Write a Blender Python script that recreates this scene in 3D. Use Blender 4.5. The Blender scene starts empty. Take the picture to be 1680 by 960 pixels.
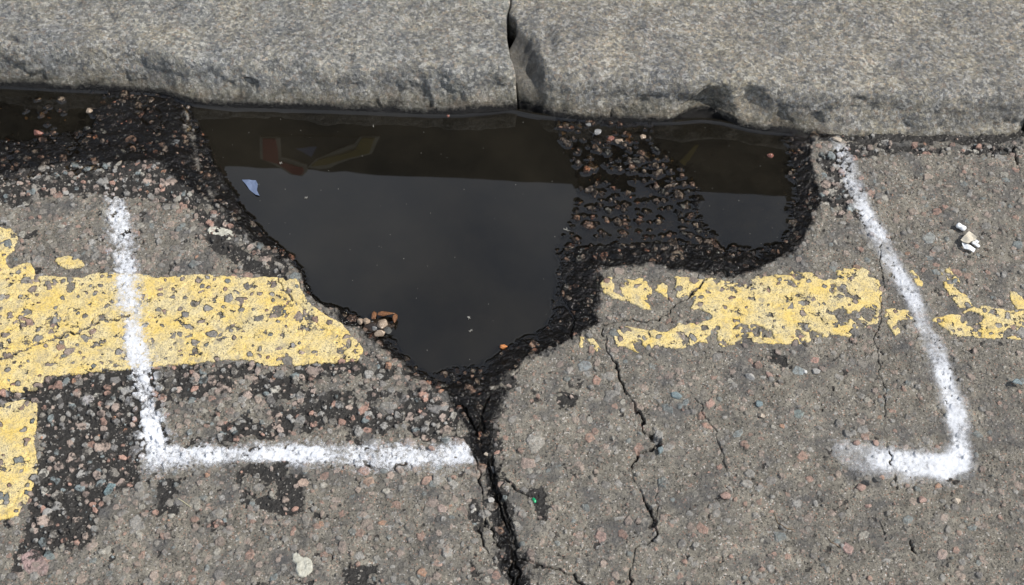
import bpy, bmesh, math, random
import numpy as np
from mathutils import Vector

random.seed(7)
RNG = np.random.default_rng(11)
scene = bpy.context.scene
COL = scene.collection

# ------------------------------------------------------------------ camera, sky, sun
PITCH = math.radians(52.0)
DIST = 1.87
cam_d = bpy.data.cameras.new('camera')
cam_d.sensor_width = 36.0
cam_d.lens = 50.0
cam_d.clip_start = 0.05
cam_d.clip_end = 3000.0
cam_d.dof.use_dof = True
cam_d.dof.focus_distance = 1.84
cam_d.dof.aperture_fstop = 18.0
cam = bpy.data.objects.new('camera', cam_d)
COL.objects.link(cam)
CAM = Vector((0.0, -DIST * math.cos(PITCH), DIST * math.sin(PITCH)))
cam.location = CAM
cam.rotation_euler = (math.radians(90) - PITCH, 0, 0)
scene.camera = cam

SUN_EL = math.radians(49.0)
SUN_DIR = Vector((0.985, -0.16, 0)).normalized() * math.cos(SUN_EL) + Vector((0, 0, math.sin(SUN_EL)))
SUN_DIR.normalize()
world = bpy.data.worlds.new("World")
scene.world = world
world.use_nodes = True
wn = world.node_tree
for n in list(wn.nodes):
    wn.nodes.remove(n)
wo = wn.nodes.new('ShaderNodeOutputWorld')
bg = wn.nodes.new('ShaderNodeBackground')
sky = wn.nodes.new('ShaderNodeTexSky')
sky.sky_type = 'NISHITA'
sky.sun_disc = False
sky.sun_elevation = SUN_EL
sky.sun_rotation = math.atan2(SUN_DIR.x, SUN_DIR.y)
bg.inputs['Strength'].default_value = 0.11
# scattered bright cloud over the blue
tc = wn.nodes.new('ShaderNodeTexCoord')
cn = wn.nodes.new('ShaderNodeTexNoise')
cn.inputs['Scale'].default_value = 2.3
cn.inputs['Detail'].default_value = 3
cn.inputs['Roughness'].default_value = 0.5
cr = wn.nodes.new('ShaderNodeValToRGB')
cr.color_ramp.elements[0].position = 0.38
cr.color_ramp.elements[1].position = 0.62
cm = wn.nodes.new('ShaderNodeMixRGB')
cm.inputs[2].default_value = (6.7, 7.3, 8.4, 1)
wn.links.new(tc.outputs['Generated'], cn.inputs['Vector'])
wn.links.new(cn.outputs['Fac'], cr.inputs['Fac'])
wn.links.new(cr.outputs['Color'], cm.inputs[0])
wn.links.new(sky.outputs[0], cm.inputs[1])
wn.links.new(cm.outputs[0], bg.inputs['Color'])
wn.links.new(bg.outputs[0], wo.inputs['Surface'])

sun_d = bpy.data.lights.new('sun', 'SUN')
sun_d.energy = 4.8
sun_d.angle = math.radians(0.6)
sun_d.color = (1.0, 0.955, 0.89)
sun = bpy.data.objects.new('sun', sun_d)
COL.objects.link(sun)
sun.rotation_euler = SUN_DIR.to_track_quat('Z', 'Y').to_euler()

scene.view_settings.view_transform = 'Standard'
scene.view_settings.look = 'None'
scene.view_settings.gamma = 1
scene.view_settings.exposure = 0.0
scene.render.engine = 'CYCLES'
scene.cycles.max_bounces = 6
scene.cycles.transparent_max_bounces = 12

# ------------------------------------------------------------------ helpers
FPX = 50.0 / 36.0 * 1680
SP, CP = math.sin(PITCH), math.cos(PITCH)
FWD = Vector((0, CP, -SP)); UPV = Vector((0, SP, CP)); RGT = Vector((1, 0, 0))
ZW = -0.010            # water level
ZK = 0.054             # kerb top


def P(px, py, z=0.0):
    """point of the photographed place: where the sight line of a photo point meets height z"""
    d = FWD + RGT * ((px - 840) / FPX) + UPV * ((480 - py) / FPX)
    t = (z - CAM.z) / d.z
    return (CAM.x + d.x * t, CAM.y + d.y * t)


def PP(pts, z=0.0):
    return np.array([P(x, y, z) for x, y in pts])


def smooth(t):
    t = np.clip(t, 0, 1)
    return t * t * (3 - 2 * t)


def vn(x, y, sc, seed):
    r = np.random.default_rng(seed).random((257, 257)).astype(np.float32)
    r[256, :] = r[0, :]; r[:, 256] = r[:, 0]
    u = x / sc + seed * 13.37; v = y / sc + seed * 7.77
    xi = np.floor(u); yi = np.floor(v)
    fx = (u - xi).astype(np.float32); fy = (v - yi).astype(np.float32)
    xi = xi.astype(np.int32) & 255; yi = yi.astype(np.int32) & 255
    fx = fx * fx * (3 - 2 * fx); fy = fy * fy * (3 - 2 * fy)
    a = r[xi, yi]; b = r[xi + 1, yi]; c = r[xi, yi + 1]; d = r[xi + 1, yi + 1]
    return (a + (b - a) * fx) * (1 - fy) + (c + (d - c) * fx) * fy


def fbm(x, y, sc, octs, seed, rough=0.5):
    s = 0; a = 1; t = 0
    for o in range(octs):
        s = s + a * vn(x, y, sc / 2 ** o, seed + o * 17)
        t += a; a *= rough
    return s / t * 2 - 1          # about -1..1


def seg_dist(X, Y, a, b):
    vx, vy = b[0] - a[0], b[1] - a[1]
    L = vx * vx + vy * vy + 1e-12
    t = np.clip(((X - a[0]) * vx + (Y - a[1]) * vy) / L, 0, 1)
    return np.hypot(X - a[0] - t * vx, Y - a[1] - t * vy), t


def poly_sdf(X, Y, poly):
    n = len(poly); d = np.full(X.shape, 9.0); ins = np.zeros(X.shape, bool)
    for i in range(n):
        a = poly[i]; b = poly[(i + 1) % n]
        d = np.minimum(d, seg_dist(X, Y, a, b)[0])
        c = ((a[1] > Y) != (b[1] > Y))
        xx = (b[0] - a[0]) * (Y - a[1]) / (b[1] - a[1] + 1e-12) + a[0]
        ins ^= c & (X < xx)
    return np.where(ins, -d, d)


class Nodes:
    """small helper for building a node material"""
    def __init__(self, name):
        self.m = bpy.data.materials.new(name)
        self.m.use_nodes = True
        self.t = self.m.node_tree
        self.b = self.t.nodes['Principled BSDF']
        self.out = self.t.nodes['Material Output']
        self.co = self.t.nodes.new('ShaderNodeTexCoord').outputs['Object']

    def link(self, a, b): self.t.links.new(a, b)

    def set(self, sock, v):
        if hasattr(v, 'is_output'): self.link(v, sock)
        elif isinstance(v, (int, float)) and sock.type == 'RGBA': sock.default_value = (v, v, v, 1)
        elif isinstance(v, tuple): sock.default_value = (*v, 1) if len(v) == 3 else v
        else: sock.default_value = v

    def attr(self, name, col=False):
        n = self.t.nodes.new('ShaderNodeAttribute'); n.attribute_name = name
        return n.outputs['Color' if col else 'Fac']

    def noise(self, scale, detail=2, rough=0.5, dist=0.0, col=False, w=None):
        n = self.t.nodes.new('ShaderNodeTexNoise')
        n.inputs['Scale'].default_value = scale; n.inputs['Detail'].default_value = detail
        n.inputs['Roughness'].default_value = rough; n.inputs['Distortion'].default_value = dist
        if w is not None:
            mp = self.t.nodes.new('ShaderNodeVectorMath'); mp.operation = 'ADD'
            mp.inputs[1].default_value = (w, w * 1.7, w * .3); self.link(self.co, mp.inputs[0])
            self.link(mp.outputs[0], n.inputs['Vector'])
        else:
            self.link(self.co, n.inputs['Vector'])
        return n.outputs['Color' if col else 'Fac']

    def voro(self, scale, out='Color', feat='F1'):
        n = self.t.nodes.new('ShaderNodeTexVoronoi'); n.feature = feat
        n.inputs['Scale'].default_value = scale
        self.link(self.co, n.inputs['Vector'])
        return n.outputs[out]

    def ramp(self, f, stops, const=False):
        n = self.t.nodes.new('ShaderNodeValToRGB'); r = n.color_ramp
        if const: r.interpolation = 'CONSTANT'
        while len(r.elements) < len(stops): r.elements.new(0.5)
        for e, (p, c) in zip(r.elements, stops):
            e.position = p; e.color = (*c, 1) if isinstance(c, tuple) else (c, c, c, 1)
        self.link(f, n.inputs['Fac'])
        return n.outputs['Color']

    def mix(self, f, a, b, mode='MIX'):
        n = self.t.nodes.new('ShaderNodeMixRGB'); n.blend_type = mode
        self.set(n.inputs[0], f); self.set(n.inputs[1], a); self.set(n.inputs[2], b)
        return n.outputs[0]

    def math(self, op, a, b=0.0, clamp=False):
        n = self.t.nodes.new('ShaderNodeMath'); n.operation = op; n.use_clamp = clamp
        self.set(n.inputs[0], a); self.set(n.inputs[1], b)
        return n.outputs[0]

    def bump(self, h, dist, strength=1.0, normal=None):
        n = self.t.nodes.new('ShaderNodeBump')
        n.inputs['Distance'].default_value = dist; n.inputs['Strength'].default_value = strength
        self.link(h, n.inputs['Height'])
        if normal is not None: self.link(normal, n.inputs['Normal'])
        return n.outputs[0]

    def finish(self, color=None, rough=None, normal=None, spec=None, alpha=None):
        b = self.b.inputs
        if color is not None: self.set(b['Base Color'], color)
        if rough is not None: self.set(b['Roughness'], rough)
        if normal is not None: self.link(normal, b['Normal'])
        if spec is not None: self.set(b['Specular IOR Level'], spec)
        if alpha is not None: self.set(b['Alpha'], alpha)
        return self.m


def grid_mesh(name, X, Y, Z, mask=None, mat=None, attrs=None, cols=None, smooth_sh=True):
    """mesh from a height grid; mask picks the faces that exist"""
    ny, nx = X.shape
    idx = np.arange(ny * nx, dtype=np.int32).reshape(ny, nx)
    q = np.stack([idx[:-1, :-1], idx[:-1, 1:], idx[1:, 1:], idx[1:, :-1]], -1)
    if mask is not None: q = q[mask]
    q = q.reshape(-1, 4)
    used = np.zeros(ny * nx, bool); used[q.ravel()] = True
    remap = np.cumsum(used) - 1
    q = remap[q].astype(np.int32)
    co = np.stack([X.ravel()[used], Y.ravel()[used], Z.ravel()[used]], -1).astype(np.float32)
    me = bpy.data.meshes.new(name)
    me.vertices.add(len(co)); me.vertices.foreach_set('co', co.ravel())
    me.loops.add(q.size); me.loops.foreach_set('vertex_index', q.ravel())
    me.polygons.add(len(q))
    me.polygons.foreach_set('loop_start', np.arange(0, q.size, 4, dtype=np.int32))
    me.polygons.foreach_set('loop_total', np.full(len(q), 4, np.int32))
    for k, v in (attrs or {}).items():
        a = me.attributes.new(k, 'FLOAT', 'POINT')
        a.data.foreach_set('value', v.ravel()[used].astype(np.float32))
    for k, v in (cols or {}).items():
        a = me.attributes.new(k, 'FLOAT_COLOR', 'POINT')
        vv = v.reshape(-1, 3)[used]
        a.data.foreach_set('color', np.concatenate([vv, np.ones((len(vv), 1))], 1).astype(np.float32).ravel())
    me.update(calc_edges=True)
    me.polygons.foreach_set('use_smooth', np.full(len(q), smooth_sh, bool))
    if mat: me.materials.append(mat)
    o = bpy.data.objects.new(name, me)
    COL.objects.link(o)
    return o


def tag(o, label=None, cat=None, group=None, kind=None):
    if label: o['label'] = label
    if cat: o['category'] = cat
    if group: o['group'] = group
    if kind: o['kind'] = kind
    return o


# ------------------------------------------------------------------ kerb line (photo points, at water level)
KF = np.array([(-500, 118), (-200, 132), (0, 143), (100, 149), (200, 152), (262, 156), (312, 172), (380, 179), (470, 181),
               (560, 184), (640, 187), (700, 190), (760, 190), (800, 186), (828, 183), (840, 183), (870, 190), (930, 197),
               (1000, 202), (1060, 203), (1110, 203), (1150, 199), (1180, 202), (1240, 216), (1300, 222), (1345, 225),
               (1420, 228), (1500, 230), (1600, 230), (1650, 229), (1675, 222), (1700, 230), (1850, 238), (2300, 262)], float)
KW = np.array([P(x, y, ZW) for x, y in KF])
KSL = (KW[-3, 1] - KW[1, 1]) / (KW[-3, 0] - KW[1, 0])
_cs = np.linspace(KW[0, 0], KW[-1, 0], 900)
_cy = np.interp(_cs, KW[:, 0], KW[:, 1])
_cy = np.convolve(np.pad(_cy, 3, 'edge'), np.ones(7) / 7, 'valid')


def kerb_y(x):
    y = np.interp(x, _cs, _cy)
    y = y + np.where(x > _cs[-1], (x - _cs[-1]) * KSL, 0) + np.where(x < _cs[0], (x - _cs[0]) * KSL, 0)
    return y


# ------------------------------------------------------------------ road height field
STEP = 0.0008
x0, x1, y0, y1 = -0.92, 0.92, -0.53, 0.42
xs = np.arange(x0, x1 + STEP / 2, STEP); ys = np.arange(y0, y1 + STEP / 2, STEP)
X, Y = np.meshgrid(xs, ys)
ny, nx = X.shape
CS = 0.004
cxs = np.arange(x0 - CS, x1 + 2 * CS, CS); cys = np.arange(y0 - CS, y1 + 2 * CS, CS)
CX, CY = np.meshgrid(cxs, cys)


def up(F):
    """coarse field to the fine grid, bilinear"""
    u = (xs - cxs[0]) / CS; v = (ys - cys[0]) / CS
    ui = np.clip(u.astype(int), 0, len(cxs) - 2); vi = np.clip(v.astype(int), 0, len(cys) - 2)
    fu = (u - ui)[None, :]; fv = (v - vi)[:, None]
    A = F[vi][:, ui]; B = F[vi][:, ui + 1]; Cc = F[vi + 1][:, ui]; D = F[vi + 1][:, ui + 1]
    return (A * (1 - fu) + B * fu) * (1 - fv) + (Cc * (1 - fu) + D * fu) * fv


def sdf(pts, z=0.0):
    return up(poly_sdf(CX, CY, PP(pts, z)))


# domain warp: crumbly outlines
WX = 0.0035 * fbm(X, Y, 0.012, 3, 101); WY = 0.0035 * fbm(X, Y, 0.012, 3, 202)
EN = fbm(X, Y, 0.030, 4, 31, 0.6)          # edge noise, several cm to mm
EF = fbm(X, Y, 0.008, 3, 57, 0.6)

pool1 = [(306, 150), (318, 196), (334, 226), (347, 262), (370, 300), (392, 333), (416, 362), (438, 392), (470, 415), (492, 440),
         (508, 482), (530, 500), (578, 512), (600, 525), (618, 545), (648, 560), (664, 588), (690, 606), (716, 616), (734, 606),
         (792, 601), (822, 580), (850, 560), (888, 540), (908, 515), (906, 492), (918, 462), (920, 430), (912, 410),
         (930, 382), (948, 345), (952, 300), (940, 268), (925, 240), (915, 205), (905, 150)]
pool2 = [(1062, 150), (1066, 232), (1098, 262), (1120, 290), (1142, 300), (1138, 345), (1150, 372), (1180, 398), (1238, 414),
         (1286, 396), (1306, 372), (1300, 340), (1312, 310), (1296, 278), (1300, 250), (1285, 228), (1280, 150)]
pool3 = [(-300, 120), (150, 140), (206, 160), (150, 180), (160, 205), (120, 222), (75, 226), (40, 236), (0, 232), (-300, 232)]
rim = [(-300, 350), (0, 318), (60, 308), (120, 306), (180, 290), (230, 275), (285, 268), (318, 288), (340, 318), (362, 345),
       (388, 372), (412, 400), (440, 420), (468, 440), (492, 452), (500, 488), (532, 510), (562, 530), (600, 556), (618, 588),
       (650, 612), (690, 640), (740, 655), (800, 648), (842, 615), (890, 590), (940, 556), (985, 532), (982, 500), (978, 462),
       (1000, 440), (1060, 432), (1150, 450), (1222, 452), (1262, 436), (1330, 412), (1352, 370), (1362, 320), (1352, 275),
       (1372, 250), (1450, 246), (1600, 246), (2000, 262), (2000, 60), (-300, 60)]
island = [(918, 205), (1062, 205), (1075, 232), (1105, 262), (1130, 290), (1142, 300), (1138, 345), (1150, 372), (1180, 396),
          (1150, 405), (1060, 402), (990, 405), (925, 405), (912, 400), (945, 345), (950, 300), (935, 265)]
tarA = [(-40, 640), (62, 616), (120, 612), (200, 606), (300, 600), (420, 596), (520, 590), (600, 588), (650, 612), (700, 640), (760, 660),
        (790, 700), (770, 722), (650, 718), (560, 700), (470, 715), (300, 735), (235, 745), (220, 800), (172, 826), (150, 880),
        (60, 930), (20, 940), (50, 860), (66, 760), (60, 670)]
tars = [tarA,
        [(385, 770), (430, 762), (490, 765), (508, 800), (495, 838), (455, 842), (410, 822), (388, 800)],
        [(255, 782), (278, 790), (292, 830), (282, 848), (258, 842), (262, 812)],
        [(335, 378), (372, 395), (430, 425), (452, 448), (420, 448), (385, 430), (350, 410)],
        [(-60, 250), (60, 230), (140, 215), (250, 240), (320, 290), (345, 335), (310, 345), (230, 320), (120, 318), (-60, 345)],
        [(300, 300), (345, 330), (400, 392), (470, 425), (510, 480), (480, 470), (440, 440), (385, 395), (335, 380)],
        [(735, 640), (830, 640), (812, 700), (815, 740), (838, 800), (850, 880), (862, 980), (828, 980), (800, 830), (790, 760), (775, 700)],
        [(600, 580), (700, 610), (860, 600), (840, 640), (780, 700), (700, 655), (630, 625)],
        [(40, 740), (230, 740), (225, 800), (130, 850), (60, 880)],
        [(560, 930), (620, 925), (622, 965), (565, 975)],
        [(775, 820), (800, 860), (790, 890), (775, 875)],
        [(-40, 640), (70, 632), (70, 655), (-40, 668)],
        [(1260, 573), (1278, 575), (1290, 590), (1292, 602), (1275, 592), (1262, 588)],
        [(915, 645), (938, 648), (938, 660), (920, 662)],
        [(860, 800), (890, 802), (896, 835), (890, 850), (874, 830)],
        [(1345, 240), (1400, 250), (1392, 330), (1420, 370), (1400, 372), (1350, 330)],
        [(1350, 236), (2000, 244), (2000, 262), (1500, 250), (1400, 256), (1350, 262)]]
wets = [[(-60, 120), (200, 130), (300, 160), (330, 290), (352, 335), (300, 310), (260, 268), (180, 262), (100, 262), (-60, 300)],
        [(300, 160), (330, 300), (372, 350), (412, 392), (470, 425), (500, 450), (512, 490), (548, 512), (590, 545), (630, 575), (668, 606),
         (700, 625), (740, 640), (775, 675), (800, 640), (860, 600), (930, 562), (990, 528), (988, 480), (985, 440), (1060, 432),
         (1150, 450), (1222, 452), (1262, 430), (1308, 410), (1334, 365), (1346, 325), (1336, 275), (1328, 240), (1345, 150)],
        [(726, 628), (838, 636), (812, 690), (806, 745), (828, 800), (846, 880), (866, 935), (866, 980), (834, 980), (812, 860), (790, 775), (762, 700)]]

dP1 = sdf(pool1, ZW) + 0.0035 * EF + 0.002 * EN
dP2 = sdf(pool2, ZW) + 0.0060 * EF + 0.007 * EN
dP3 = sdf(pool3, ZW) + 0.0060 * EF + 0.008 * EN
dR = sdf(rim) + 0.0040 * EF + 0.004 * EN
dI = sdf(island, ZW) + 0.006 * EF + 0.009 * EN - .002
dPool = np.minimum(np.minimum(dP1, dP2), dP3)

# wide undulation of the worn surface
MACRO = 0.0022 * fbm(X, Y, 0.16, 3, 5) + 0.0012 * fbm(X, Y, 0.04, 2, 9)
t = np.clip(dPool, 0, None) / (np.clip(dPool, 0, None) + np.clip(-dR, 0, None) + 1e-5)
t = np.where(dR > 0, 1.0, t)
rimz = ZW + 0.0012 + (0 - ZW - 0.0012) * smooth(t) ** 0.8
base = np.where(dR > 0, 0.0, rimz)
base = base - 0.0010 * np.exp(-np.clip(dR, 0, None) / 0.01) * (dR > 0)
isl = smooth(-dI / 0.008 + 0.3)
base = base * (1 - isl) + (ZW - 0.0016 + 0.0042 * fbm(X, Y, 0.020, 3, 77)) * isl
# wet left gutter lies nearly level with the water
lg = smooth((-dR - 0.006) / 0.03) * smooth((P(300, 300)[0] - X) / 0.05) * (dP3 > 0)
base = base * (1 - lg) + (ZW + 0.0022 + 0.0016 * fbm(X, Y, 0.03, 2, 71)) * lg
# basins
b1 = smooth(-dP1 / 0.030); b2 = smooth(-dP2 / 0.012); b3 = smooth(-dP3 / 0.012)
bowl = (0.040 * b1 + 0.010 * b2 + 0.0060 * b3)
bowl = bowl + 0.012 * smooth(-dP1 / 0.006) * (b1 < 1) * (1 - b1)
base = base - bowl + np.where(dPool < 0, 0.0025 * fbm(X, Y, 0.05, 3, 88) * smooth(-dPool / .01), 0)
# crumbled slope between water and road: coarse relief
slope = smooth(np.clip(dP1, 0, 1) / 0.004) * smooth(-dR / 0.004)
base = base + slope * (0.0046 * fbm(X, Y, 0.016, 4, 41, 0.62)) * (1 - 0.6 * lg) * (1 - isl)

# -- masks
def soft(d, w): return smooth(0.5 - d / w)
tar = np.zeros_like(X); plain = np.zeros_like(X)
for i, pl in enumerate(tars):
    d = sdf(pl)
    amp = 0.016 if i in (0, 4, 7, 8, 15) else 0.012
    q_ = soft(d + amp * (EN + 0.7 * EF), 0.011)
    tar = np.maximum(tar, q_)
    if i in (1, 2, 3, 9, 10, 12, 13, 14): plain = np.maximum(plain, q_)
# dry worn islands inside the big dark patch
dryb = smooth((fbm(X, Y, 0.055, 4, 303, 0.6) - 0.10) / 0.10)
big = soft(sdf(tarA) - 0.002, 0.01)
tar = tar * (1 - 0.85 * dryb * big * smooth((X - P(240, 700)[0]) / 0.03))
veil = smooth((fbm(X, Y, 0.026, 4, 311, 0.62) - 0.12) / 0.12)
tar = tar * (1 - 0.9 * veil * (0.3 + 0.7 * smooth((X - P(235, 700)[0]) / .05)))
# small scattered tar specks and pits
pits = smooth((fbm(X, Y, 0.020, 4, 404, 0.62) - 0.43) / 0.06)
tar = np.maximum(tar, pits * 0.9 * smooth((P(700, 500)[0] - X) / 0.1))
pits2 = smooth((fbm(X, Y, 0.012, 3, 405, 0.62) - 0.52) / 0.05)
tar = np.maximum(tar, pits2 * 0.6)
wet = np.zeros_like(X)
for pl in wets:
    wet = np.maximum(wet, soft(sdf(pl) + 0.010 * EN + 0.006 * EF + .001, 0.013))
wet = np.maximum(wet, soft(dPool - 0.006, 0.006))
kd = kerb_y(X) - Y                      # distance in front of the kerb
wet = np.maximum(wet, soft(kd - 0.010 + 0.004 * EN, 0.006) * smooth((P(1380, 230)[0] - X) / 0.02))
tar = np.maximum(tar, soft(kd - 0.013 + 0.008 * EN, 0.010))
tar = np.maximum(tar, wet)

# -- cracks
cracks = [([(738, 640), (762, 672), (782, 705), (798, 745), (806, 790), (822, 840), (846, 900), (852, 985)], 0.0017, 0.007, 0.35),
          ([(790, 690), (776, 735), (788, 790), (796, 850), (822, 900)], 0.0014, 0.005, 0.5),
          ([(806, 745), (812, 800), (836, 845), (842, 900), (838, 985)], 0.0018, 0.006, 0.5),
          ([(800, 650), (790, 690), (806, 745)], 0.0016, 0.005, 0.5),
          ([(985, 535), (1000, 575), (1022, 625), (1040, 665), (1060, 712)], 0.0013, 0.005, 0.8),
          ([(1060, 712), (1078, 722), (1072, 735), (1045, 745), (1036, 775), (1048, 800), (1064, 838), (1072, 862)], 0.0016, 0.005, 0.7),
          ([(1066, 716), (1082, 730)], 0.0040, 0.006, 0.4),
          ([(1072, 858), (1080, 872), (1070, 885)], 0.0050, 0.006, 0.5),
          ([(1078, 880), (1040, 902), (1038, 930), (1028, 985)], 0.0018, 0.005, 0.6),
          ([(806, 775), (830, 792), (862, 808), (880, 828), (896, 852)], 0.0016, 0.003, 0.8),
          ([(846, 920), (890, 928), (930, 938), (962, 956), (990, 985)], 0.0024, 0.004, 0.5),
          ([(990, 530), (1040, 526), (1080, 528), (1105, 505), (1135, 480), (1156, 458)], 0.0016, 0.004, 0.6),
          ([(1446, 380), (1444, 430), (1450, 455), (1446, 510), (1438, 560), (1444, 610), (1452, 640)], 0.0005, 0.003, 0.8),
          ([(1452, 640), (1452, 690), (1455, 730), (1466, 760), (1470, 802)], 0.0005, 0.003, 0.8),
          ([(1140, 655), (1168, 695), (1186, 745), (1204, 800)], 0.0004, 0.003, 0.8),
          ([(-60, 600), (10, 588), (60, 566), (120, 546), (170, 528), (212, 520)], 0.0022, 0.0035, 0.9),
          ([(60, 566), (150, 535), (160, 520)], 0.0012, 0.003, 0.8),
          ([(-60, 652), (20, 648), (70, 640)], 0.0050, 0.004, 0.7),
          ([(1270, 862), (1290, 870), (1350, 876)], 0.0008, 0.003, 0.8),
          ([(1440, 858), (1452, 886)], 0.0018, 0.005, 0.8),
          ([(1496, 890), (1502, 910)], 0.0018, 0.004, 0.8),
          ([(1662, 240), (1672, 268)], 0.0022, 0.006, 0.8),
          ([(800, 850), (785, 870), (800, 905)], 0.0016, 0.004, 0.6),
          ([(1085, 780), (1076, 850)], 0.0005, 0.002, 0.9),
          ([(455, 460), (500, 515), (545, 545)], 0.0006, 0.002, 0.9),
          ([(900, 480), (940, 500), (975, 520)], 0.0018, 0.004, 0.8),
          ([(930, 440), (925, 480), (945, 520), (935, 555)], 0.0015, 0.004, 0.8)]
crack = np.zeros_like(X); crackd = np.zeros_like(X)
for pts, w, dep, tight in cracks:
    pw = PP(pts)
    lo = pw.min(0) - 0.03; hi = pw.max(0) + 0.03
    i0, i1 = np.searchsorted(xs, [lo[0], hi[0]]); j0, j1 = np.searchsorted(ys, [lo[1], hi[1]])
    if i1 <= i0 or j1 <= j0: continue
    sl = (slice(j0, j1), slice(i0, i1))
    sx = X[sl] + (1.9 * WX[sl]) * (1.4 if w > .003 else .9); sy = Y[sl] + WY[sl] * 1.9
    d = np.full(sx.shape, 9.0)
    for a, b in zip(pw[:-1], pw[1:]):
        d = np.minimum(d, seg_dist(sx, sy, a, b)[0])
    ww = w * np.clip(1 + 1.0 * EN[sl] + 0.9 * EF[sl], .05, 3)
    ww = ww * (0.65 if .0009 < w < .003 else 1)
    c = smooth((ww + 0.0007 - d) / (ww * 0.7 + 0.0007))
    if w < .0020: c = c * (0.25 + 0.75 * smooth((EN[sl] + 0.35) / .4))
    if w < .0012: c = c * (0.25 + 0.75 * smooth((EN[sl] + 0.15) / .35)) * (.5 + 200 * w)
    crack[sl] = np.maximum(crack[sl], c)
    crackd[sl] = np.maximum(crackd[sl], c * dep)
tar = np.maximum(tar, crack * 0.85)

# -- crushed stones set in the bitumen
top = np.full(X.shape, -1.0); scol = np.zeros(X.shape + (3,), np.float32); sm = np.zeros(X.shape, np.float32)
PAL = np.array([(.33, .26, .22), (.36, .22, .17), (.29, .28, .26), (.19, .22, .22), (.25, .23, .20), (.38, .36, .31),
                (.37, .29, .24), (.20, .19, .18), (.31, .30, .28), (.26, .20, .17), (.44, .24, .15)])
PW = np.array([.15, .09, .19, .07, .14, .06, .11, .07, .07, .04, .01]); PW = PW / PW.sum()
H0 = base + MACRO


def stamp(cx, cy, r, lift, col, ang=None, asp=None):
    """one faceted stone: a convex polygon with a tilted worn top"""
    i0 = int((cx - 1.5 * r - x0) / STEP); i1 = int((cx + 1.5 * r - x0) / STEP) + 1
    j0 = int((cy - 1.5 * r - y0) / STEP); j1 = int((cy + 1.5 * r - y0) / STEP) + 1
    if i0 < 0 or j0 < 0 or i1 >= nx or j1 >= ny: return
    sx = X[j0:j1, i0:i1] - cx; sy = Y[j0:j1, i0:i1] - cy
    k = random.randint(5, 8); a0 = random.random() * 6.28
    asp = asp or random.uniform(0.6, 1.0); ang = random.random() * 3.14 if ang is None else ang
    ca, sa = math.cos(ang), math.sin(ang)
    qx = ca * sx + sa * sy; qy = (-sa * sx + ca * sy) / asp
    d = None
    for q in range(k):
        a = a0 + q * 6.283 / k + random.uniform(-.3, .3)
        o = r * random.uniform(0.70, 1.0)
        e = qx * math.cos(a) + qy * math.sin(a) - o
        d = e if d is None else np.maximum(d, e)
    tl = (random.uniform(-.17, .17) * sx + random.uniform(-.17, .17) * sy)
    hc = H0[(j0 + j1) // 2, (i0 + i1) // 2]
    ins = np.clip(-d / (0.22 * r), 0, 1)
    z = hc + lift + tl - (1 - ins) ** 2 * (r * 0.42)
    z = np.where(d > 0.0, -1, z)
    T = top[j0:j1, i0:i1]; w = z > T
    T[w] = z[w]
    scol[j0:j1, i0:i1][w] = col
    sm[j0:j1, i0:i1][w] = 1


sp = 0.0097
gx, gy = np.meshgrid(np.arange(x0 + .01, x1 - .01, sp), np.arange(y0 + .01, y1 - .01, sp))
pts = np.stack([gx.ravel(), gy.ravel()], -1) + RNG.uniform(-.5, .5, (gx.size, 2)) * sp
RNG.shuffle(pts)
for cx, cy in pts:
    u = random.random()
    r = random.uniform(.0034, .0058) if u < .50 else (random.uniform(.0058, .0094) if u < .66 else random.uniform(.0015, .0034))
    ti, tj = int((cx - x0) / STEP), int((cy - y0) / STEP)
    wt, tt_ = wet[tj, ti], tar[tj, ti]
    if wt > .5 and random.random() < .50: continue
    if kd[tj, ti] < .018 and cx > P(1400, 230)[0] and random.random() < .75: continue
    if plain[tj, ti] > .3 and random.random() < .7: continue
    if dP3[tj, ti] < 0 and random.random() < .55: continue
    li = isl[tj, ti] > .5 or dP3[tj, ti] < 0
    # coarser, sparser stone in the right-hand surfacing
    if cx > P(800, 600)[0] and cy < P(900, 440)[1] and random.random() < .30: continue
    c = PAL[RNG.choice(len(PAL), p=PW)] * random.uniform(.72, 1.12)
    if wt > .5: c = c * .8
    stamp(cx, cy, r, random.gauss(0.0005, 0.0010) if not li else random.uniform(.0010, .0062), c)
# grit between the stones
gp = RNG.uniform((x0 + .006, y0 + .006), (x1 - .006, y1 - .006), (14000, 2))
for cx, cy in gp:
    if kd[int((cy - y0) / STEP), int((cx - x0) / STEP)] < .018 and random.random() < .8: continue
    if tar[int((cy - y0) / STEP), int((cx - x0) / STEP)] > .4 and random.random() < .6: continue
    c = PAL[RNG.choice(len(PAL), p=PW)] * random.uniform(.6, 1.3)
    stamp(cx, cy, random.uniform(.0010, .0024), random.gauss(-0.0004, 0.0006), c)
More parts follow.
